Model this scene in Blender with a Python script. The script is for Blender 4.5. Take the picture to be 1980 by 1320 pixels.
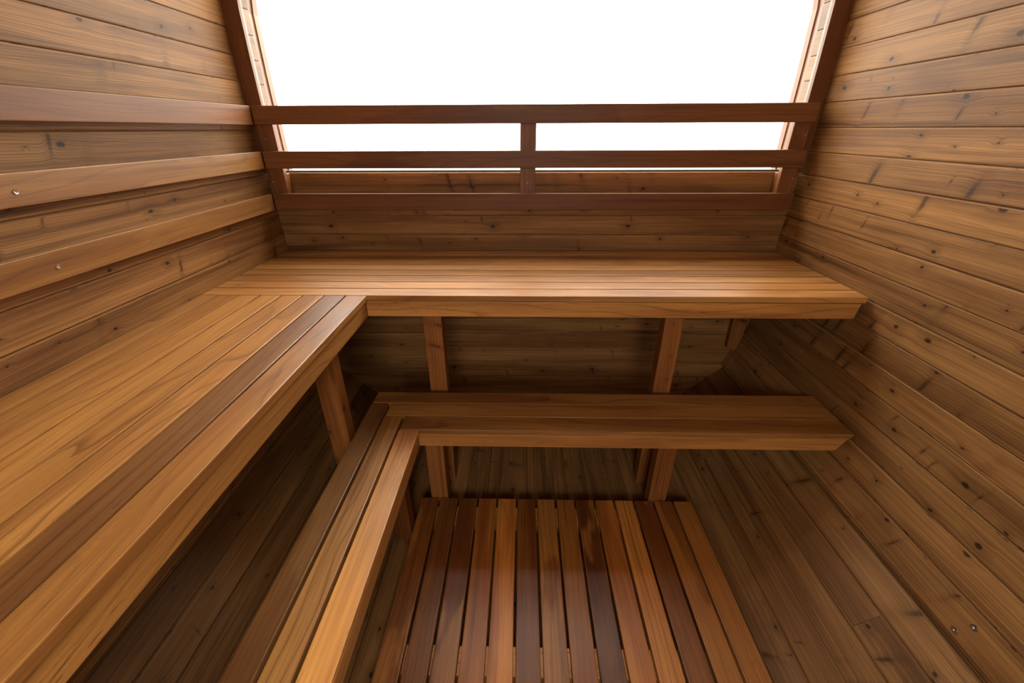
import bpy, bmesh, math, random
from mathutils import Vector, Matrix

SC = bpy.context.scene
for o in list(bpy.data.objects):
    bpy.data.objects.remove(o)
COL = SC.collection
H = 1.28                      # eye height above the sauna floor: every z below is given relative to the eye, then lifted by H

# ------------------------------------------------------------------ camera
cam_d = bpy.data.cameras.new('camera')
cam = bpy.data.objects.new('camera', cam_d); COL.objects.link(cam)
cam_d.sensor_width = 36.0
cam_d.lens = 36.0 * 798.78 / 1980.0
cam_d.clip_start = 0.02
cr = Vector((0.99972627, 0.02306127, -0.00394376)).normalized()
cf = Vector((-0.02231451, 0.8892076, -0.45695942)).normalized()
cu = cr.cross(cf).normalized()
m = Matrix((cr, cu, -cf)).transposed().to_4x4()
m.translation = Vector((0, 0, H))
cam.matrix_world = m
SC.camera = cam

# ------------------------------------------------------------------ sky, exposure
world = bpy.data.worlds.new('overcast_sky'); SC.world = world
world.use_nodes = True
wn = world.node_tree; wn.nodes.clear()
wo = wn.nodes.new('ShaderNodeOutputWorld'); wb = wn.nodes.new('ShaderNodeBackground')
wg = wn.nodes.new('ShaderNodeTexGradient'); wt = wn.nodes.new('ShaderNodeTexCoord')
ws = wn.nodes.new('ShaderNodeSeparateXYZ'); wr = wn.nodes.new('ShaderNodeValToRGB')
wn.links.new(wt.outputs['Generated'], ws.inputs[0])
wmr = wn.nodes.new('ShaderNodeMapRange')
wmr.inputs['From Min'].default_value = -1; wmr.inputs['From Max'].default_value = 1
wn.links.new(ws.outputs['Z'], wmr.inputs['Value'])
wn.links.new(wmr.outputs['Result'], wr.inputs['Fac'])
wr.color_ramp.elements[0].position = 0.0; wr.color_ramp.elements[0].color = (0.14, 0.133, 0.122, 1)
wr.color_ramp.elements[1].position = 1.0; wr.color_ramp.elements[1].color = (1.0, 0.95, 0.875, 1)
e = wr.color_ramp.elements.new(0.46); e.color = (0.16, 0.152, 0.14, 1)
e = wr.color_ramp.elements.new(0.56); e.color = (0.26, 0.25, 0.23, 1)
e = wr.color_ramp.elements.new(0.75); e.color = (0.46, 0.44, 0.405, 1)
e = wr.color_ramp.elements.new(0.90); e.color = (0.95, 0.905, 0.83, 1)
wn.links.new(wr.outputs['Color'], wb.inputs['Color'])
wb.inputs['Strength'].default_value = 39.0
wn.links.new(wb.outputs[0], wo.inputs[0])
SC.view_settings.view_transform = 'Standard'
SC.view_settings.look = 'None'
SC.view_settings.exposure = 0.0
SC.view_settings.gamma = 1.0
SC.view_settings.use_curve_mapping = False
SC.cycles.use_denoising = True
SC.cycles.max_bounces = 10
SC.cycles.diffuse_bounces = 2
SC.cycles.transparent_max_bounces = 12
SC.cycles.sample_clamp_indirect = 8.0

YB = 1.718      # inner face of the window wall
YF = -1.05      # inner face of the front wall

def portal(name, loc, size_x, size_y, aim):
    ld = bpy.data.lights.new(name, 'AREA'); ld.shape = 'RECTANGLE'; ld.size = size_x; ld.size_y = size_y
    ld.cycles.is_portal = True
    o = bpy.data.objects.new(name, ld); COL.objects.link(o)
    o.location = loc; o.rotation_euler = Vector(aim).to_track_quat('-Z', 'Y').to_euler()
    o['kind'] = 'structure'
    return o
portal('window_daylight_portal', (0.03, 1.93, H + 0.37), 2.1, 1.1, (0, -1, 0))

# ------------------------------------------------------------------ node helpers
class NT:
    def __init__(s, mat):
        mat.use_nodes = True; s.t = mat.node_tree; s.t.nodes.clear()
    def n(s, kind, **kw):
        nd = s.t.nodes.new(kind)
        for k, v in kw.items(): setattr(nd, k, v)
        return nd
    def link(s, a, b): s.t.links.new(a, b)
    def put(s, sock, v):
        if hasattr(v, 'links'): s.link(v, sock)
        else: sock.default_value = v
    def math(s, op, a, b=0.0, c=None, clamp=False):
        nd = s.n('ShaderNodeMath', operation=op, use_clamp=clamp)
        s.put(nd.inputs[0], a); s.put(nd.inputs[1], b)
        if c is not None: s.put(nd.inputs[2], c)
        return nd.outputs[0]
    def xyz(s, x, y, z):
        nd = s.n('ShaderNodeCombineXYZ')
        s.put(nd.inputs[0], x); s.put(nd.inputs[1], y); s.put(nd.inputs[2], z)
        return nd.outputs[0]
    def noise(s, vec, scale=1.0, detail=2.0, rough=0.5, dist=0.0):
        nd = s.n('ShaderNodeTexNoise')
        s.put(nd.inputs['Vector'], vec); nd.inputs['Scale'].default_value = scale
        nd.inputs['Detail'].default_value = detail; nd.inputs['Roughness'].default_value = rough
        nd.inputs['Distortion'].default_value = dist
        return nd.outputs['Fac']
    def ramp(s, v, lo, hi, a=0.0, b=1.0, smooth=True):
        nd = s.n('ShaderNodeMapRange', interpolation_type='SMOOTHSTEP' if smooth else 'LINEAR')
        s.put(nd.inputs['Value'], v)
        s.put(nd.inputs['From Min'], lo); s.put(nd.inputs['From Max'], hi)
        nd.inputs['To Min'].default_value = a; nd.inputs['To Max'].default_value = b
        return nd.outputs['Result']
    def mix(s, f, a, b, mode='MIX'):
        nd = s.n('ShaderNodeMix', data_type='RGBA', blend_type=mode)
        s.put(nd.inputs[0], f)
        for sk, v in ((nd.inputs[6], a), (nd.inputs[7], b)):
            if hasattr(v, 'links'): s.link(v, sk)
            else: sk.default_value = (*v, 1)
        return nd.outputs[2]

def lin(c):   # sRGB 0-255 -> linear
    r = []
    for v in c:
        v /= 255.0
        r.append(v / 12.92 if v <= 0.04045 else ((v + 0.055) / 1.055) ** 2.4)
    return tuple(r)

def wood(name, colA, colB, red, rings=26.0, wob=3.2, line=0.45, fiber=0.10, knots=0.5, spikes=0.5, streak=0.3,
         rough=0.45, bump=0.25, spec=0.35, uscale=1.0, lat=(60, 30, 12), late0=0.55, sap=0.0, sapcol=(0.5, 0.3, 0.1), pores=0.0):
    """Board wood. UV is in metres: u along the grain, v across; attribute 'tint' = brightness, redness, seed."""
    mat = bpy.data.materials.new(name); N = NT(mat)
    uv = N.n('ShaderNodeUVMap', uv_map='UVMap').outputs[0]
    sp = N.n('ShaderNodeSeparateXYZ'); N.link(uv, sp.inputs[0]); u, v = sp.outputs[0], sp.outputs[1]
    at = N.n('ShaderNodeAttribute', attribute_name='tint', attribute_type='GEOMETRY')
    sc = N.n('ShaderNodeSeparateColor'); N.link(at.outputs['Color'], sc.inputs[0])
    tb, tr, ts = sc.outputs[0], sc.outputs[1], sc.outputs[2]
    seed = N.math('MULTIPLY', ts, 37.0)
    u1 = N.math('MULTIPLY', u, uscale)
    # knots -----------------------------------------------------------
    wobk = N.math('MULTIPLY', N.math('SUBTRACT', N.noise(N.xyz(N.math('MULTIPLY', u, 30.0), N.math('MULTIPLY', v, 30.0), seed), 1.0, 2.0), 0.5), 0.12)
    def knotfield(su, sv, keep, shear, zoff):
        vec = N.xyz(N.math('ADD', N.math('MULTIPLY', N.math('ADD', u, N.math('MULTIPLY', v, shear)), su), wobk),
                    N.math('ADD', N.math('MULTIPLY', v, sv), wobk), N.math('ADD', seed, zoff))
        vo = N.n('ShaderNodeTexVoronoi', voronoi_dimensions='2D', feature='F1'); N.link(vec, vo.inputs['Vector'])
        vo.inputs['Scale'].default_value = 1.0; vo.inputs['Randomness'].default_value = 1.0
        cc = N.n('ShaderNodeSeparateColor'); N.link(vo.outputs['Color'], cc.inputs[0])
        on = N.math('LESS_THAN', cc.outputs[0], keep)
        size = N.math('ADD', 0.30, N.math('MULTIPLY', N.math('POWER', cc.outputs[1], 1.5), 1.2))
        return vo.outputs['Distance'], on, size
    kd, kon, ks = knotfield(9.0, 14.0, knots, 0.0, 0.0)
    sd, son, ss = knotfield(12.0, 2.5, spikes, 0.30, 5.0)
    def blob(d, on, size, r0, r1):
        return N.math('MULTIPLY', on, N.ramp(N.math('DIVIDE', d, size), r0, r1, 1.0, 0.0))
    kcore = blob(kd, kon, ks, 0.035, 0.085); khalo = blob(kd, kon, ks, 0.03, 0.42)
    score = blob(sd, son, ss, 0.015, 0.10); shalo = blob(sd, son, ss, 0.01, 0.30)
    warp = N.math('ADD', N.math('MULTIPLY', khalo, 0.006 if knots > 0 else 0), N.math('MULTIPLY', shalo, 0.004))
    # growth rings: contour lines of a slow field ----------------------
    big = N.noise(N.xyz(N.math('MULTIPLY', u1, 1.1), N.math('MULTIPLY', v, 5.5), seed), 1.0, 2.0, 0.45)
    wig = N.noise(N.xyz(N.math('MULTIPLY', u1, 9.0), N.math('MULTIPLY', v, 30.0), seed), 1.0, 2.0, 0.5)
    fld = N.math('ADD', N.math('MULTIPLY', N.math('ADD', v, warp), rings),
                 N.math('ADD', N.math('MULTIPLY', big, wob * 2.0), N.math('MULTIPLY', wig, 0.22)))
    saw = N.math('FRACT', fld)
    late = N.ramp(saw, late0, 0.97, 0.0, 1.0)
    edge = N.ramp(saw, 0.97, 1.0, 1.0, 0.0)
    lines = N.math('MULTIPLY', late, edge)
    lamp = N.ramp(N.noise(N.xyz(N.math('MULTIPLY', u1, 0.8), N.math('MULTIPLY', v, 9.0), N.math('ADD', seed, 9.0)), 1.0, 2.0), 0.32, 0.68, 0.25, 1.0)
    lines = N.math('MULTIPLY', N.math('MULTIPLY', lines, lamp), line)
    # fine fibres, slow colour drift -----------------------------------
    fib = N.noise(N.xyz(N.math('MULTIPLY', u, 9.0), N.math('MULTIPLY', N.math('ADD', v, warp), 520.0), seed), 1.0, 3.0, 0.65)
    mid = N.noise(N.xyz(N.math('MULTIPLY', u, 3.0), N.math('MULTIPLY', N.math('ADD', v, warp), 240.0), N.math('ADD', seed, 6.0)), 1.0, 2.0, 0.6)
    drift = N.noise(N.xyz(N.math('MULTIPLY', u1, 1.4), N.math('MULTIPLY', v, 11.0), N.math('ADD', seed, 3.0)), 1.0, 3.0, 0.55, 0.4)
    cloud = N.noise(N.xyz(N.math('MULTIPLY', u, 5.0), N.math('MULTIPLY', v, 14.0), N.math('ADD', seed, 21.0)), 1.0, 3.0, 0.6, 0.6)
    col = N.mix(N.ramp(drift, 0.30, 0.72), colA, colB)
    col = N.mix(N.math('MULTIPLY', tr, N.ramp(cloud, 0.2, 0.8, 0.65, 1.0)), col, red)
    if sap > 0:      # paler sapwood figure with a crisp edge that follows the growth rings
        sf = N.math('ADD', N.math('ADD', big, N.math('MULTIPLY', N.math('SUBTRACT', wig, 0.5), 0.10)), N.math('MULTIPLY', N.math('SUBTRACT', ts, 0.5), 0.30))
        col = N.mix(N.math('MULTIPLY', N.ramp(sf, 0.555, 0.580), sap), col, sapcol)
    dark = lin(lat)
    col = N.mix(lines, col, N.mix(0.55, col, dark))
    st = N.math('MULTIPLY', N.ramp(N.noise(N.xyz(N.math('MULTIPLY', u, 0.9), N.math('MULTIPLY', N.math('ADD', v, warp), 34.0), N.math('ADD', seed, 14.0)), 1.0, 2.0), 0.56, 0.80), streak)
    col = N.mix(st, col, dark)
    if pores > 0:    # short dark flecks along the grain
        pf = N.noise(N.xyz(N.math('MULTIPLY', u, 38.0), N.math('MULTIPLY', v, 420.0), N.math('ADD', seed, 31.0)), 1.0, 1.0)
        pm = N.ramp(N.noise(N.xyz(N.math('MULTIPLY', u, 2.5), N.math('MULTIPLY', v, 18.0), N.math('ADD', seed, 41.0)), 1.0, 1.0), 0.45, 0.70)
        col = N.mix(N.math('MULTIPLY', N.math('MULTIPLY', N.ramp(pf, 0.64, 0.74), pm), pores), col, dark)
    if knots > 0 or spikes > 0:
        col = N.mix(N.math('MULTIPLY', N.math('MAXIMUM', khalo, shalo), 0.60), col, N.mix(0.45, col, dark))
        col = N.mix(N.math('MULTIPLY', N.math('MAXIMUM', kcore, N.math('MULTIPLY', score, 0.75)), 0.86), col, lin((34, 19, 10)))
    gain = N.math('MULTIPLY', N.math('ADD', 0.40, N.math('MULTIPLY', tb, 1.2)),
                  N.math('MULTIPLY', N.math('MULTIPLY', N.math('ADD', 1.0 - fiber, N.math('MULTIPLY', fib, 2 * fiber)), N.ramp(mid, 0.25, 0.75, 1.0 - 0.9 * fiber, 1.0 + 0.9 * fiber)),
                         N.math('ADD', 0.90, N.math('MULTIPLY', cloud, 0.2))))
    vm = N.n('ShaderNodeVectorMath', operation='SCALE'); N.link(col, vm.inputs[0]); N.link(gain, vm.inputs['Scale'])
    bs = N.n('ShaderNodeBsdfPrincipled')
    N.link(vm.outputs[0], bs.inputs['Base Color'])
    N.put(bs.inputs['Roughness'], N.math('ADD', rough - 0.05, N.math('MULTIPLY', fib, 0.14)))
    bs.inputs['Specular IOR Level'].default_value = spec
    bp = N.n('ShaderNodeBump'); bp.inputs['Strength'].default_value = bump; bp.inputs['Distance'].default_value = 0.0006
    hgt = N.math('SUBTRACT', N.math('MULTIPLY', fib, 0.6), N.math('ADD', N.math('MULTIPLY', lines, 0.8), N.math('MULTIPLY', kcore, 0.8)))
    N.link(hgt, bp.inputs['Height']); N.link(bp.outputs[0], bs.inputs['Normal'])
    out = N.n('ShaderNodeOutputMaterial'); N.link(bs.outputs[0], out.inputs[0])
    return mat

M = {}
M['wall'] = wood('knotty_heat_treated_pine', lin((173, 124, 72)), lin((127, 85, 46)), lin((106, 66, 36)), rings=210, wob=9.0,
                 line=0.70, fiber=0.28, knots=0.36, spikes=0.66, streak=0.72, rough=0.52, bump=0.4, spec=0.22, lat=(66, 36, 16))
M['bench'] = wood('smooth_heat_treated_aspen', lin((186, 128, 64)), lin((144, 90, 42)), lin((92, 52, 32)), rings=26, wob=4.6,
                  line=0.95, fiber=0.16, knots=0.0, spikes=0.0, streak=0.45, rough=0.38, bump=0.12, spec=0.50, lat=(70, 34, 16),
                  late0=0.78, sap=0.16, sapcol=lin((204, 150, 84)), pores=0.6)
M['rail'] = wood('reddish_brown_board', lin((150, 96, 52)), lin((118, 70, 36)), lin((96, 50, 27)), rings=44, wob=4.5,
                 line=0.50, fiber=0.14, knots=0.03, spikes=0.0, streak=0.50, rough=0.45, bump=0.12, spec=0.35,
                 late0=0.72, sap=0.20, sapcol=lin((176, 118, 66)), pores=0.5)
M['deck'] = wood('dark_red_deck_board', lin((186, 116, 46)), lin((140, 72, 28)), lin((84, 36, 20)), rings=60, wob=5.0,
                 line=0.70, fiber=0.20, knots=0.0, spikes=0.0, streak=0.60, rough=0.38, bump=0.15, spec=0.45,
                 lat=(44, 18, 8), late0=0.70, sap=0.42, sapcol=lin((206, 136, 62)), pores=0.5)
M['post'] = wood('sawn_softwood_stud', lin((172, 108, 52)), lin((138, 80, 36)), lin((108, 56, 26)), rings=85, wob=3.0,
                 line=0.80, fiber=0.18, knots=0.40, spikes=0.15, streak=0.65, rough=0.55, bump=0.4, spec=0.25)

def plain(name, col, rough=0.4, metal=0.0):
    mat = bpy.data.materials.new(name); N = NT(mat)
    bs = N.n('ShaderNodeBsdfPrincipled'); tc = N.n('ShaderNodeTexCoord')
    f = N.noise(tc.outputs['Object'], 40.0, 3.0)
    N.link(N.mix(N.ramp(f, 0.3, 0.7), tuple(c * 0.85 for c in col), col), bs.inputs['Base Color'])
    bs.inputs['Roughness'].default_value = rough; bs.inputs['Metallic'].default_value = metal
    out = N.n('ShaderNodeOutputMaterial'); N.link(bs.outputs[0], out.inputs[0])
    return mat
M['steel'] = plain('brushed_steel', (0.62, 0.60, 0.57), 0.3, 1.0)
M['seal'] = plain('grey_glazing_seal', lin((176, 172, 168)), 0.5)
M['sealdark'] = plain('dark_rubber_seal', lin((58, 66, 62)), 0.6)
def glass():
    mat = bpy.data.materials.new('clear_window_glass'); N = NT(mat)
    t = N.n('ShaderNodeBsdfTransparent'); t.inputs[0].default_value = (0.97, 0.985, 0.975, 1)
    g = N.n('ShaderNodeBsdfGlossy'); g.inputs['Roughness'].default_value = 0.02
    fr = N.n('ShaderNodeFresnel'); fr.inputs['IOR'].default_value = 1.45
    mx = N.n('ShaderNodeMixShader')
    N.link(N.math('MULTIPLY', fr.outputs[0], 0.7), mx.inputs[0]); N.link(t.outputs[0], mx.inputs[1]); N.link(g.outputs[0], mx.inputs[2])
    out = N.n('ShaderNodeOutputMaterial'); N.link(mx.outputs[0], out.inputs[0])
    return mat
M['glass'] = glass()

# ------------------------------------------------------------------ mesh helpers
RND = random.Random(7)
class MB:
    """Collects boards into one mesh. Each board gets its own UV offset (in metres) and tint."""
    def __init__(s):
        s.v = []; s.f = []; s.uv = []; s.t = []
    def poly(s, pts, faces, L, tint, off):
        """pts: list of Vector; faces: index lists; L: unit vector along the grain"""
        b = len(s.v); s.v += [Vector(p) for p in pts]
        for f in faces:
            P = [Vector(pts[i]) for i in f]
            n = Vector((0, 0, 0))
            for i in range(len(P)):
                a, c = P[i], P[(i + 1) % len(P)]
                n += a.cross(c)
            n = n.normalized() if n.length > 0 else Vector((0, 0, 1))
            W = L.cross(n)
            endgrain = W.length < 0.5
            if endgrain:
                a = Vector((0, 0, 1)) if abs(n.z) < 0.9 else Vector((0, 1, 0))
                U = a.cross(n).normalized(); W = n.cross(U)
                s.uv.append([(off[0] + p.dot(U) * 0.2, off[1] + p.dot(W)) for p in P])
            else:
                W.normalize()
                s.uv.append([(off[0] + p.dot(L), off[1] + p.dot(W)) for p in P])
            s.f.append([b + i for i in f]); s.t.append(tint)
    def hexa(s, c, L, tint=None, ch=0.0018):
        """c: 8 corners as [x][y][z] -> c[i*4+j*2+k]; chamfered box along any axis"""
        tint = tint or rt(); off = (RND.uniform(0, 40), RND.uniform(0, 40))
        bm = bmesh.new()
        vs = [bm.verts.new(p) for p in c]
        for q in ((0, 1, 3, 2), (4, 6, 7, 5), (0, 4, 5, 1), (2, 3, 7, 6), (0, 2, 6, 4), (1, 5, 7, 3)):
            bm.faces.new([vs[i] for i in q])
        bmesh.ops.recalc_face_normals(bm, faces=bm.faces)
        if ch > 0:
            bmesh.ops.bevel(bm, geom=bm.edges[:], offset=ch, segments=2, profile=0.6, affect='EDGES')
        bm.verts.index_update()
        pts = [v.co.copy() for v in bm.verts]; fs = [[v.index for v in f.verts] for f in bm.faces]
        bm.free()
        s.poly(pts, fs, Vector(L), tint, off)
    def box(s, x, y, z, L, tint=None, ch=0.0018):
        c = [Vector((x[i], y[j], z[k])) for i in (0, 1) for j in (0, 1) for k in (0, 1)]
        s.hexa(c, L, tint, ch)
    def prism(s, sec, y0, y1, tint=None, L=(0, 1, 0)):
        """closed section in (x,z), extruded along y"""
        tint = tint or rt(); off = (RND.uniform(0, 40), RND.uniform(0, 40)); n = len(sec)
        pts = [Vector((x, y0, z)) for x, z in sec] + [Vector((x, y1, z)) for x, z in sec]
        area = sum(sec[i][0] * sec[(i + 1) % n][1] - sec[(i + 1) % n][0] * sec[i][1] for i in range(n))
        fs = [[i, i + n, (i + 1) % n + n, (i + 1) % n] for i in range(n)] + [list(range(n)), [n + i for i in reversed(range(n))]]
        if area < 0: fs = [list(reversed(f)) for f in fs]
        s.poly(pts, fs, Vector(L), tint, off)
    def build(s, name, mat, parent=None, origin=(0, 0, 0)):
        me = bpy.data.meshes.new(name); O = Vector(origin)
        me.from_pydata([(v + Vector((0, 0, H)) - O)[:] for v in s.v], [], s.f)
        me.uv_layers.new(name='UVMap')
        me.attributes.new('tint', 'FLOAT_COLOR', 'CORNER')
        me.uv_layers['UVMap'].data.foreach_set('uv', [c for uvs in s.uv for q in uvs for c in q])
        me.attributes['tint'].data.foreach_set('color', [c for uvs, t in zip(s.uv, s.t) for _ in uvs for c in (t[0], t[1], t[2], 1.0)])
        me.materials.append(mat); me.update()
        o = bpy.data.objects.new(name, me); COL.objects.link(o)
        if parent is not None:
            o.parent = parent
        elif any(origin): o.location = O
        return o

def rt(b=0.5, db=0.16, r=0.15, dr=0.15):
    return (b + RND.uniform(-db, db), max(0.0, r + RND.uniform(-dr, dr)), RND.random())
def T(b, r=0.1): return (b, r, RND.random())

def tag(o, label=None, cat=None, group=None, kind=None):
    if label: o['label'] = label
    if cat: o['category'] = cat
    if group: o['group'] = group
    if kind: o['kind'] = kind
    return o
def empty(name, loc, label=None, cat=None, group=None, kind=None):
    """an Empty at a thing's base; children are built in world space relative to it"""
    o = bpy.data.objects.new(name, None); COL.objects.link(o)
    o.location = Vector(loc) + Vector((0, 0, H)); o.empty_display_size = 0.1
    return tag(o, label, cat, group, kind)
def part(mb, name, mat, parent, label=None):
    org = parent.matrix_world.translation if parent.parent else parent.location
    P = Vector((0, 0, 0)); q = parent
    while q is not None: P += Vector(q.location); q = q.parent
    o = mb.build(name, mat, parent, origin=P)
    if label: o['label'] = label
    return o

def screw(parent, loc, normal, r=0.0045, name='screw'):
    """flat screw head with a recess, set on a face"""
    bm = bmesh.new(); n = 14
    rings = [(0.0, 0.0004, 0), (r * 0.35, 0.0004, 1), (r * 0.45, 0.0014, 1), (r * 0.85, 0.0016, 1), (r, 0.0, 1)]
    prev = None
    for rad, h, full in rings:
        if not full: cur = [bm.verts.new((0, 0, h - 0.001))] * n; c0 = cur[0]
        else: cur = [bm.verts.new((rad * math.cos(2 * math.pi * i / n), rad * math.sin(2 * math.pi * i / n), h)) for i in range(n)]
        if prev:
            for i in range(n):
                a, b2, c, d = prev[i], prev[(i + 1) % n], cur[(i + 1) % n], cur[i]
                fs = [a, c, d] if a is b2 else [a, b2, c, d]
                bm.faces.new(list(reversed(fs)))
        prev = cur
    bmesh.ops.recalc_face_normals(bm, faces=bm.faces)
    me = bpy.data.meshes.new(name); bm.to_mesh(me); bm.free(); me.materials.append(M['steel'])
    o = bpy.data.objects.new(name, me); COL.objects.link(o)
    P = Vector((0, 0, 0)); q = parent
    while q is not None: P += Vector(q.location); q = q.parent
    o.parent = parent; o.location = Vector(loc) + Vector((0, 0, H)) - P
    o.rotation_euler = Vector(normal).to_track_quat('Z', 'Y').to_euler()
    return o

# ------------------------------------------------------------------ the barrel shell
# right half of the inner profile (x, z), from the bottom of the wall panel upwards
CX = 0.0275
PR = [(0.945, -0.990), (0.985, -0.900), (1.012, -0.828), (1.030, -0.750), (1.040, -0.650), (1.044, -0.540), (1.047, -0.420),
      (1.053, -0.250), (1.055, -0.050), (1.055, 0.200), (1.052, 0.380), (1.038, 0.480), (1.005, 0.580), (0.95, 0.665), (0.87, 0.735)]
PT = [(0.87, 0.735), (0.76, 0.79), (0.60, 0.835), (0.40, 0.865), (0.20, 0.88), (CX, 0.885)]
mir = lambda P: [(2 * CX - x, z) for x, z in P]
PL = mir(PR)
PTOP = PT + list(reversed(mir(PT)))[1:]
PFL = [(1.012, -0.9635), (0.79, -1.170), (0.70, -1.245), (0.63, -1.280), (CX - (0.63 - CX), -1.280), (2 * CX - 0.70, -1.245), (2 * CX - 0.79, -1.170), (2 * CX - 1.012, -0.9635)]

def arc(P):
    s = [0.0]
    for a, b in zip(P, P[1:]): s.append(s[-1] + math.hypot(b[0] - a[0], b[1] - a[1]))
    return s
def at(P, S, s):
    s = max(0.0, min(S[-1], s))
    for i in range(len(P) - 1):
        if s <= S[i + 1] + 1e-9:
            t = (s - S[i]) / (S[i + 1] - S[i]); a, b = P[i], P[i + 1]
            return (a[0] + (b[0] - a[0]) * t, a[1] + (b[1] - a[1]) * t)
    return P[-1]
def s_at_z(P, S, z):
    for i in range(len(P) - 1):
        z0, z1 = P[i][1], P[i + 1][1]
        if (z0 - z) * (z1 - z) <= 0 and z0 != z1: return S[i] + (S[i + 1] - S[i]) * (z - z0) / (z1 - z0)

def stave_run(P, marks, y0, y1, inward, tints=None, th=0.022, butt=None):
    """tongue-and-groove boards laid side by side along profile P between the arc marks; inward = point the face looks to"""
    S = arc(P); mb = MB(); k = 0
    for s0, s1 in zip(marks, marks[1:]):
        a = at(P, S, s0); b = at(P, S, s1)
        d = Vector((b[0] - a[0], 0, b[1] - a[1])); w = d.length; d.normalize()
        n = Vector((-d.z, 0, d.x))
        if n.dot(Vector((inward[0] - a[0], 0, inward[1] - a[1]))) < 0: n = -n
        A = Vector((a[0], 0, a[1]))
        q = lambda u, h: (lambda p: (p.x, p.z))(A + d * u + n * h)
        c = 0.0020; lip = -0.0052 - 0.0003 * (k % 2)
        sec = [q(0.0006, -0.0050), q(0.0006, -0.0024), q(c, -0.0005), q(c * 2.4, 0), q(w - c * 2.4, 0), q(w - c, -0.0005), q(w - 0.0006, -0.0024),
               q(w - 0.0006, -0.0050), q(w + 0.0060, lip), q(w + 0.0060, -th), q(-0.0060, -th), q(-0.0060, lip)]
        ends = [(y0, y1)]
        if butt and k in butt: ends = [(y0, butt[k] - 0.0004), (butt[k] + 0.0004, y1)]
        for e0, e1 in ends:
            mb.prism(sec, e0, e1, tints[k] if tints and k < len(tints) and tints[k] else rt(0.50, 0.10, 0.16, 0.16))
        k += 1
    return mb
PITCH = 0.0772
YO = 1.853
def wall_marks(P):
    S = arc(P); s0 = s_at_z(P, S, 0.0)
    ks = [s0 + k * PITCH for k in range(-20, 20)]
    ks = [s for s in ks if 0.025 < s < S[-1] - 0.02]
    return [0.0] + ks + [S[-1]]
inn = (CX, -0.2)
YW = 1.7515
wr_ = tag(stave_run(PR, wall_marks(PR), YF - 0.05, YW, inn).build('wall_right', M['wall']), kind='structure')
wl_ = tag(stave_run(PL, wall_marks(PL), YF - 0.05, YW, inn).build('wall_left', M['wall']), kind='structure')
S = arc(PTOP); nT = round(S[-1] / PITCH)
tag(stave_run(PTOP, [S[-1] * k / nT for k in range(nT + 1)], YF - 0.05, YW, inn).build('ceiling', M['wall']), kind='structure')
# floor: joints sit where the photograph shows them on the flat part
S = arc(PFL); nT = round(S[-1] / 0.0775)
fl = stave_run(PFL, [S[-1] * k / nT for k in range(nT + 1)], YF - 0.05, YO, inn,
               tints=[rt(0.35, 0.08, 0.14, 0.1) for _ in range(nT)], butt={3: 1.42, 4: 1.30, 1: 1.25, 6: 0.72, 2: 0.62})  # tint set darker than the walls to deepen the shadow on the floor
for sg in (1, -1):      # added unseen filler behind the wall-floor joint, blocks light leaking in
    f = lambda x: x if sg > 0 else 2 * CX - x
    fl.prism([(f(0.968), -0.985), (f(1.040), -0.930), (f(1.075), -0.985), (f(0.985), -1.060), (f(0.955), -1.030)], YF - 0.05, YO, T(0.4, 0.3))
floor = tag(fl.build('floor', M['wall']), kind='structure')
# screws through the lowest wall board into the hoop, right side
for (x, y, z) in ((0.9653, 0.525, -0.944), (0.9508, 0.5375, -0.976), (0.9653, 1.667, -0.944), (0.9508, 1.66, -0.976)):
    screw(wr_, (x - 0.0005, y, z + 0.0003), (-0.914, 0, 0.406), r=0.0065 if y < 1 else 0.004)

# window wall: horizontal boards up to the sill, cut to the barrel profile
def half_x(z):
    """inner half width on the right at height z"""
    pts = sorted(PR + [(0.79, -1.170), (0.70, -1.245), (0.63, -1.280), (0.3, -1.2805)], key=lambda p: p[1])
    for a, b in zip(pts, pts[1:]):
        if a[1] <= z <= b[1]: return a[0] + (b[0] - a[0]) * (z - a[1]) / (b[1] - a[1] + 1e-9)
    return pts[0][0]
def cross_wall(zs, yface, th, sign, tints=None):
    """boards across the room; sign=-1: face looks to -y"""
    mb = MB()
    for k, (z1, z0) in enumerate(zip(zs, zs[1:])):
        c = 0.0018; e = 0.034 if -1.10 < z0 < -0.86 else 0.016
        prof = [(z0 - 0.0008, 0.0052), (z0 + 0.0006, 0.0050), (z0 + 0.0006, 0.0024), (z0 + c, 0.0005), (z0 + 2.4 * c, 0), (z1 - 2.4 * c, 0), (z1 - c, 0.0005),
                (z1 - 0.0006, 0.0024), (z1 - 0.0006, 0.0050), (z1 + 0.0008 if k else z1 - 0.0006, 0.0052)]
        ring = [(z, yface - sign * h) for z, h in prof] + [(z1, yface - sign * th), (z0 - 0.0008, yface - sign * th)]
        pts = []; n = len(ring)
        for side in (-1, 1):
            for z, y in ring:
                hx = half_x(max(-1.2799, z)) + e
                pts.append(Vector((hx if side > 0 else 2 * CX - hx, y, z)))
        fs = [[i, (i + 1) % n, (i + 1) % n + n, i + n] for i in range(n)] + [list(reversed(range(n))), [n + i for i in range(n)]]
        if sign > 0: fs = [list(reversed(f)) for f in fs]
        t = tints[k] if tints and k < len(tints) else rt(0.44, 0.09, 0.22, 0.15)
        mb.poly(pts, fs, Vector((1, 0, 0)), t, (RND.uniform(0, 40), RND.uniform(0, 40)))
    return mb
zs = [-0.148, -0.311] + [-0.311 - 0.0757 * k for k in range(1, 13)] + [-1.279]
back = tag(cross_wall(zs, YB, 0.034, -1, tints=[(0.42, 0.30, 0.31), (0.42, 0.2, 0.77), (0.46, 0.15, 0.12)]).build('wall_back', M['wall']), kind='structure')

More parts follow.
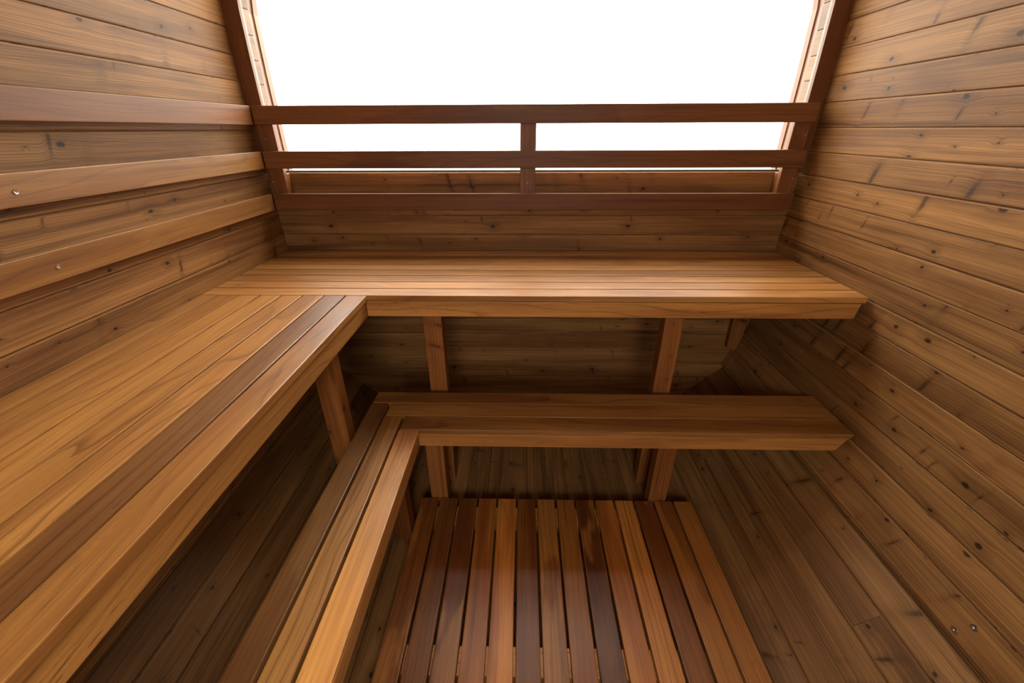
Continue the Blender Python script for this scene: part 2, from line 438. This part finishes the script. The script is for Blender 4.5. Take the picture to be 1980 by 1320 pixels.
# the big window: side trims, seal, pane
win = empty('window_1', (CX, YB, -0.148), kind='structure')
def side_x(z): return half_x(z)
def trim_strip(y0, y1, d0, d1, z0, z1, mat, name, tint=None, n=16, top=True):
    """a strip that follows the inside of the barrel from the sill over the top, d0..d1 inside the staves"""
    P = [(half_x(z0 + (0.48 - z0) * i / n), z0 + (0.48 - z0) * i / n) for i in range(n)] + PR[11:] + PT[1:]
    P = P + list(reversed(mir(P)))[1:]
    P = [p for i, p in enumerate(P) if i == 0 or math.hypot(p[0] - P[i - 1][0], p[1] - P[i - 1][1]) > 1e-4]
    nrm = []
    for i, p in enumerate(P):
        a = P[max(0, i - 1)]; b = P[min(len(P) - 1, i + 1)]
        d = Vector((b[0] - a[0], b[1] - a[1])).normalized(); nrm.append(Vector((-d.y, d.x)))
    mb = MB(); off = (RND.uniform(0, 40), RND.uniform(0, 40)); tint = tint or rt(0.42, 0.05, 0.4, 0.1)
    pts = []
    for p, q in zip(P, nrm):
        for (d, y) in ((d0, y0), (d1, y0), (d1, y1), (d0, y1)):
            pts.append(Vector((p[0] + q.x * d, y, p[1] + q.y * d)))
    S2 = arc(P); vv = [0.0, d1 - d0, d1 - d0 + y1 - y0, 2 * (d1 - d0) + y1 - y0]
    for i in range(len(P) - 1):
        for j in range(4):
            a, b = i * 4 + j, i * 4 + (j + 1) % 4
            f = [a, b, b + 4, a + 4]
            base = len(mb.v)
            mb.v += [pts[k] for k in f]; mb.f.append([base, base + 1, base + 2, base + 3])
            v0 = vv[j]; v1 = v0 + ((d1 - d0) if j % 2 == 0 else (y1 - y0))
            mb.uv.append([(off[0] + S2[i], off[1] + v0), (off[0] + S2[i], off[1] + v1), (off[0] + S2[i + 1], off[1] + v1), (off[0] + S2[i + 1], off[1] + v0)])
            mb.t.append(tint)
    for k in (0, (len(P) - 1) * 4):
        base = len(mb.v); mb.v += pts[k:k + 4]; mb.f.append([base, base + 1, base + 2, base + 3]); mb.uv.append([off] * 4); mb.t.append(tint)
    o = part(mb, name, mat, win)
    bm = bmesh.new(); bm.from_mesh(o.data); bmesh.ops.remove_doubles(bm, verts=bm.verts, dist=1e-5)
    bmesh.ops.recalc_face_normals(bm, faces=bm.faces); bm.to_mesh(o.data); bm.free()
    return o
trim_strip(1.694, 1.7085, 0.000, 0.057, -0.148, 0.9, M['rail'], 'window_frame')
trim_strip(1.7085, 1.7125, 0.000, 0.0565, -0.147, 0.9, M['seal'], 'glazing_seal')['label'] = 'grey sealing strip around the glass'
trim_strip(1.7125, 1.7140, 0.000, 0.0555, -0.147, 0.9, M['sealdark'], 'rubber_gasket')['label'] = 'dark rubber line in the sealing strip'
trim_strip(1.7140, 1.7180, 0.000, 0.0565, -0.147, 0.9, M['seal'], 'glazing_seal')['label'] = 'grey sealing strip around the glass'
# pane
mb = MB(); P = [(half_x(-0.146 + 0.6 * i / 12) + 0.0, -0.146 + 0.6 * i / 12) for i in range(13)] + PR[11:] + PT[1:]
P = P + list(reversed(mir(P)))[1:]
mb.prism([(x + (CX - x) * 0.004, z) for x, z in P], 1.7385, 1.7445, T(0.5))
part(mb, 'pane', M['glass'], win, 'clear glass')
mb = MB(); mb.box((-0.97, 1.022), (1.733, 1.7375), (-0.1485, -0.142), (1, 0, 0), ch=0)
mb.box((-0.97, 1.022), (1.7455, 1.751), (-0.1485, -0.142), (1, 0, 0), ch=0)
part(mb, 'sill_seal', M['sealdark'], win, 'dark rubber strip under the glass')

# eaves boards outside the glass, colour darkened to offset the strong sky light
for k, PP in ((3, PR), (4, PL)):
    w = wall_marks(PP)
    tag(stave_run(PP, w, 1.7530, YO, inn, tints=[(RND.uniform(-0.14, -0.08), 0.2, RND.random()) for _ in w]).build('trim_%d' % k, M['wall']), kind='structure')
# outer rim of the barrel, seen through the glass
def rim(y0, y1, d_in, name, tint, mat):
    loop = PR + PT[1:] + list(reversed(mir(PT)))[1:] + list(reversed(mir(PR)))[1:]
    loop = loop + [(2 * CX - 0.945, -0.995)] + [(2 * CX - 0.79, -1.170), (2 * CX - 0.63, -1.285), (0.63, -1.285), (0.79, -1.170)]
    n = len(loop); mb = MB(); out = []
    for i, p in enumerate(loop):
        a = loop[i - 1]; b = loop[(i + 1) % n]
        d = Vector((b[0] - a[0], b[1] - a[1])).normalized(); q = Vector((-d.y, d.x)); out.append(q)
    segs = [[i, (i + 1) % n] for i in range(n)]
    for i, j in segs:
        A, B = Vector(loop[i]), Vector(loop[j]); qa, qb = out[i], out[j]
        i0, i1 = A + qa * d_in, B + qb * d_in; o0, o1 = A - qa * 0.03, B - qb * 0.03
        pts = [Vector((p.x, y, p.y)) for y in (y0, y1) for p in (i0, i1, o1, o0)]
        fs = [[0, 1, 2, 3], [7, 6, 5, 4], [0, 4, 5, 1], [1, 5, 6, 2], [2, 6, 7, 3], [3, 7, 4, 0]]
        L = Vector((B.x - A.x, 0, B.y - A.y)).normalized()
        mb.poly(pts, fs, L, tint, (2.0, 3.0))
    o = mb.build(name, mat); bm = bmesh.new(); bm.from_mesh(o.data); bmesh.ops.remove_doubles(bm, verts=bm.verts, dist=1e-5)
    bmesh.ops.recalc_face_normals(bm, faces=bm.faces); bm.to_mesh(o.data); bm.free()
    return tag(o, kind='structure')
rim(1.8535, 1.884, -0.004, 'trim_1', (0.02, 0.9, 0.3), M['deck'])
rim(1.885, 1.915, 0.001, 'trim_2', (0.16, 0.6, 0.6), M['rail'])

# front wall behind the camera: boards with a glazed opening, added unseen to light the bench fronts
def front_wall():
    mb = MB(); z = -1.279; ys = YF
    dz = [(-1.279 + 0.0768 * k) for k in range(29)]
    for z0, z1 in zip(dz, dz[1:]):
        if z1 > 0.86: break
        hx = lambda zz: (half_x(zz) if zz < 0.70 else 0.87 - (zz - 0.735) * 1.9) + 0.008
        for side in (-1, 1):
            xi = DW
            if z0 > DT or z1 < DB: xi = 0.0
            pts = []
            for yy in (ys - 0.03, ys):
                for (zz) in (z0 + 0.0008, z1 - 0.0008):
                    for xx in (xi, hx(zz)):
                        pts.append(Vector((CX + side * xx if xx == xi else (xx if side > 0 else 2 * CX - xx), yy, zz)))
            c = [pts[0], pts[2], pts[4], pts[6], pts[1], pts[3], pts[5], pts[7]]
            mb.hexa(c, (1, 0, 0), rt(0.45, 0.08, 0.2, 0.1), ch=0.0015)
    return mb
DW, DB, DT = 0.38, -0.14, 0.55
tag(front_wall().build('wall_front', M['wall']), kind='structure')
added_opening = empty('added_window', (CX, YF, DB), kind='structure')  # added unseen opening, sized for the front light it lets in
mb = MB()
mb.box((CX - DW, CX - DW + 0.05), (YF - 0.045, YF + 0.01), (DB, DT), (0, 0, 1)); mb.box((CX + DW - 0.05, CX + DW), (YF - 0.045, YF + 0.01), (DB, DT), (0, 0, 1))
mb.box((CX - DW + 0.05, CX + DW - 0.05), (YF - 0.045, YF + 0.01), (DT - 0.05, DT), (1, 0, 0)); mb.box((CX - DW + 0.05, CX + DW - 0.05), (YF - 0.045, YF + 0.01), (DB, DB + 0.05), (1, 0, 0))
part(mb, 'window_frame', M['rail'], added_opening)
mb = MB(); mb.box((CX - DW + 0.05, CX + DW - 0.05), (YF - 0.02, YF - 0.012), (DB + 0.05, DT - 0.05), (0, 0, 1), ch=0)
part(mb, 'pane', M['glass'], added_opening)
portal('front_daylight_portal', (CX, YF - 0.06, H + (DT + DB) / 2), 2 * DW, DT - DB, (0, 1, 0))

# ------------------------------------------------------------------ benches
ZU, ZL = -0.450, -0.8212
Y1 = 1.1775                    # front edge of the upper back bench
def wall_x(z, y=0): return half_x(z)
SL = 0.0660
# upper back bench
ub = empty('upper_bench', (0.28, 1.44, -1.28), 'upper back bench under the window, running the full width of the room', 'bench')
mb = MB(); n = 8
bt = [(0.66, 0.0), (0.66, 0.02), (0.58, 0.08), (0.44, 0.22), (0.54, 0.10), (0.47, 0.16), (0.46, 0.14), (0.36, 0.25)]
for k in range(n):
    y0 = Y1 + k * SL; y1 = y0 + SL - 0.0058
    if k == 7: y1 = min(y1, 1.704)
    zt, zb = ZU, ZU - 0.0185
    xr_t, xr_b = half_x(zt) - 0.012, half_x(zb) - 0.014
    xl_t, xl_b = 2 * CX - half_x(zt) + 0.004, 2 * CX - half_x(zb) + 0.006
    c = [Vector((xl_b, y0, zb)), Vector((xl_t, y0, zt)), Vector((xl_b, y1, zb)), Vector((xl_t, y1, zt)),
         Vector((xr_b, y0, zb)), Vector((xr_t, y0, zt)), Vector((xr_b, y1, zb)), Vector((xr_t, y1, zt))]
    mb.hexa(c, (1, 0, 0), T(*bt[k]), ch=0.0014)
part(mb, 'seat', M['bench'], ub)
mb = MB()
zt, zb = ZU - 0.0222, -0.5225
c = [Vector((x, y, z)) for x, y, z in ((-0.483, Y1 + 0.006, zb), (-0.483, Y1 + 0.006, zt), (-0.483, Y1 + 0.024, zb), (-0.483, Y1 + 0.024, zt),
     (1.019, Y1 + 0.006, zb), (1.026, Y1 + 0.006, zt), (1.019, Y1 + 0.024, zb), (1.026, Y1 + 0.024, zt))]
mb.hexa(c, (1, 0, 0), T(0.80, 0.05)); part(mb, 'front_apron', M['bench'], ub)
for x in (-0.326, 0.470):
    mb = MB(); mb.box((x, x + 0.0615), (1.2425, 1.288), (-1.279, ZU - 0.019), (0, 0, 1), T(0.52, 0.3)); part(mb, 'leg', M['post'], ub)
mb = MB()
mb.box((-0.96, 1.02), (1.666, 1.7165), (-0.530, ZU - 0.019), (1, 0, 0), T(0.4, 0.3)); part(mb, 'rear_bearer', M['post'], ub)
for x in (-0.27, 0.425):   # cross pieces from apron to the wall, under the seat
    mb = MB(); mb.box((x, x + 0.040), (Y1 + 0.024, 1.666), (-0.520, ZU - 0.019), (0, 1, 0), T(0.4, 0.3))
    part(mb, 'cross_bearer', M['post'], ub)
mb = MB()   # short cleat against the wall at the right end, cut to the barrel curve
sec = [(0.932, -0.531), (1.000, -0.531), (1.000, -0.800), (0.994, -0.852), (0.979, -0.911), (0.940, -0.893)]
mb.prism(sec, 1.690, 1.7168, T(0.30, 0.1), L=(0, 0, 1)); cl = part(mb, 'wall_cleat', M['post'], ub)
for x in (0.955, 0.975): screw(cl, (x, 1.6898, -0.853), (0, -1, 0), 0.003)

# upper left bench
ul = empty('upper_bench', (-0.74, 0.1, -1.28), 'upper side bench along the left wall, its near end filling the lower left corner', 'bench')
YN = -0.95
mb = MB(); XE = -0.4735
lt = [(0.50, 0.20), (0.34, 0.62), (0.58, 0.06), (0.54, 0.12), (0.58, 0.02), (0.56, 0.05), (0.50, 0.12), (0.46, 0.20)]
for k in range(8):
    x1 = XE - k * 0.0662; x0 = x1 - 0.0616
    if k == 7: x0 = -0.9885
    mb.box((x0, x1), (YN, Y1 - 0.002), (ZU - 0.0185, ZU), (0, 1, 0), (*lt[k], 0.02 + 0.11 * ((k * 5 + 3) % 8)) if k != 1 else (*lt[1], 0.01), ch=0.0022)
part(mb, 'seat', M['bench'], ul)
mb = MB(); mb.box((XE - 0.029, XE - 0.008), (YN, Y1 + 0.001), (-0.5225, ZU - 0.0215), (0, 1, 0), T(0.56, 0.10)); part(mb, 'front_apron', M['bench'], ul)
for y in (0.990, -0.55):
    mb = MB(); mb.box((-0.592, -0.5305), (y, y + 0.045), (-1.27, ZU - 0.019), (0, 0, 1), T(0.52, 0.25)); part(mb, 'leg', M['post'], ul)
mb = MB(); mb.box((-0.984, -0.955), (YN, Y1 - 0.01), (-0.530, ZU - 0.019), (0, 1, 0), T(0.4, 0.3)); part(mb, 'rear_bearer', M['post'], ul)

# lower back bench
lb = empty('lower_bench', (0.35, 1.10, -1.28), 'lower step bench in front of the upper back bench, three boards wide', 'bench')
mb = MB(); ZLb = ZL - 0.0175
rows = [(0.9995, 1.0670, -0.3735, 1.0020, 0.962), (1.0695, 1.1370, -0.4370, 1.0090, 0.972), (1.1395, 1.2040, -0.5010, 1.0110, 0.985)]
for k, (y0, y1, xl, xr, _) in enumerate(rows):
    xr = half_x(ZL) - 0.008; xb = half_x(ZLb) - 0.010
    c = [Vector((xl, y0, ZLb)), Vector((xl, y0, ZL)), Vector((xl, y1, ZLb)), Vector((xl, y1, ZL)),
         Vector((xb, y0, ZLb)), Vector((xr, y0, ZL)), Vector((xb, y1, ZLb)), Vector((xr, y1, ZL))]
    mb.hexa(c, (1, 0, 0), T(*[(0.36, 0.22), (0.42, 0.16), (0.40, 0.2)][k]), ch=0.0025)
part(mb, 'seat', M['bench'], lb)
mb = MB()
c = [Vector(q) for q in ((-0.321, 1.0035, -0.888), (-0.321, 1.0045, ZLb - 0.0030), (-0.321, 1.0235, -0.888), (-0.321, 1.0235, ZLb - 0.0030),
     (0.970, 1.0035, -0.888), (0.997, 1.0045, ZLb - 0.0030), (0.970, 1.0235, -0.888), (0.997, 1.0235, ZLb - 0.0030))]
mb.hexa(c, (1, 0, 0), T(0.72, 0.15)); part(mb, 'front_apron', M['bench'], lb)
for x in (-0.330, 0.472):
    mb = MB(); mb.box((x, x + 0.0625), (1.0985, 1.1435), (-1.279, ZLb), (0, 0, 1), T(0.46, 0.3)); part(mb, 'leg', M['post'], lb)
for x in (-0.37, 0.43):
    mb = MB(); mb.box((x, x + 0.039), (1.024, 1.200), (-0.880, ZLb), (0, 1, 0), T(0.4, 0.3))
    part(mb, 'cross_bearer', M['post'], lb)

# lower left bench
ll = empty('lower_bench', (-0.41, 0.1, -1.28), 'lower side step bench beside the left upper bench, with a pale front board', 'bench')
mb = MB()
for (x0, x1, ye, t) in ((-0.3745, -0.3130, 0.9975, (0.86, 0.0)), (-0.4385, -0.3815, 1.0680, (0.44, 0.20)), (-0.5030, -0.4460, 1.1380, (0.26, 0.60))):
    mb.box((x0, x1), (YN, ye), (ZLb, ZL), (0, 1, 0), T(*t), ch=0.0025)
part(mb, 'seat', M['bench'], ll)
mb = MB(); mb.box((-0.337, -0.317), (YN, 0.995), (-0.888, ZLb), (0, 1, 0), T(0.52, 0.12)); part(mb, 'front_apron', M['bench'], ll)
for y in (0.99, -0.5):
    mb = MB(); sec = [(-0.415, ZLb), (-0.3545, ZLb), (-0.3545, -1.279), (-0.382, -1.279), (-0.415, -1.210)]
    sec = [(x - 0.014, z) for x, z in sec]
    mb.prism(sec, y - 0.045 if y > 0 else y, y if y > 0 else y + 0.045, T(0.28, 0.3), L=(0, 0, 1)); part(mb, 'leg', M['post'], ll)

# ------------------------------------------------------------------ backrests
br = empty('backrest', (0.03, 1.66, -0.28), 'three-rail backrest in front of the window and back wall', 'backrest')
RZ = [(0.077, 0.0177), (-0.0692, -0.1285), (-0.2177, -0.2770)]
rtint = [(0.40, 0.35), (0.36, 0.40), (0.44, 0.55)]
for (zt, zb), t in zip(RZ, rtint):
    mb = MB(); mb.box((-0.9600, 1.0185), (1.650, 1.6705), (zb, zt), (1, 0, 0), T(*t)); part(mb, 'rail', M['rail'], br)
sps = {}
for k, (x0, x1) in enumerate(((-0.968, -0.909), (-0.009, 0.049), (0.960, 1.018))):
    mb = MB(); mb.box((x0, x1), (1.6715, 1.7165 if k == 1 else 1.693), (-0.273, 0.072), (0, 0, 1), T(0.50 if k == 0 else 0.44, 0.2)); sps[k] = part(mb, 'support_post', M['rail'], br)
    if k != 1:
        mb = MB(); mb.box((x0, x1), (1.6935, 1.7165), (-0.273, -0.150), (0, 0, 1), T(0.44, 0.2)); part(mb, 'spacer_block', M['rail'], br)
for k, x, z in ((0, -0.946, -0.029), (0, -0.958, -0.176), (2, 1.008, -0.022), (2, 1.008, -0.168)):
    screw(sps[k], (x, 1.6713, z), (0, -1, 0), 0.0026)
screw(sps[1], (0.020, 1.6713, -0.182), (0, -1, 0), 0.0026)

bl = empty('backrest', (-0.97, 0.3, -0.28), 'three-rail backrest along the left wall above the side bench', 'backrest')
for k, ((zt, zb), t) in enumerate(zip(RZ, [(0.52, 0.15), (0.40, 0.15), (0.34, 0.20)])):
    mb = MB(); mb.box((-0.9815, -0.9615), (-0.93, 1.647), (zb, zt), (0, 1, 0), T(*t)); r = part(mb, 'rail', M['bench'] if k else M['rail'], bl)
    if k == 1: screw(r, (-0.9612, 0.805, -0.102), (1, 0, 0), 0.005)
    if k == 2: screw(r, (-0.9612, 0.811, -0.250), (1, 0, 0), 0.005)
for y in (0.780, -0.40):
    for zt, zb in RZ:
        mb = MB(); mb.box((-0.9985, -0.9820), (y, y + 0.05), (zb + 0.008, zt - 0.008), (0, 0, 1), T(0.4, 0.3)); part(mb, 'spacer_block', M['rail'], bl)

# ------------------------------------------------------------------ duckboard
dk = empty('duckboard', (0.131, 0.2, -1.28), 'slatted dark red duckboard lying on the floor between the benches', 'duckboard')
mb = MB(); PD = 0.0714
dt = [(0.40, .6), (0.27, .6), (0.36, .8), (0.55, .25), (0.70, 0), (0.36, .6), (0.34, .55), (0.42, .5), (0.28, .95), (0.58, .15), (0.55, .15), (0.38, .7), (0.36, .5), (0.42, .6)]
for k in range(14):
    x0 = -0.3695 + k * PD
    mb.box((x0 + 0.0035, x0 + PD - 0.0035), (-0.90, 1.0945), (-1.2370, -1.2165), (0, 1, 0), T(*dt[k]), ch=0.0025)
part(mb, 'slat_panel', M['deck'], dk)
for y0 in (1.003, 0.544, 0.085, -0.374, -0.833):
    mb = MB(); mb.box((-0.355, 0.62), (y0, y0 + 0.069), (-1.2795, -1.2372), (1, 0, 0), T(0.85, 0.0)); part(mb, 'batten', M['bench'], dk)
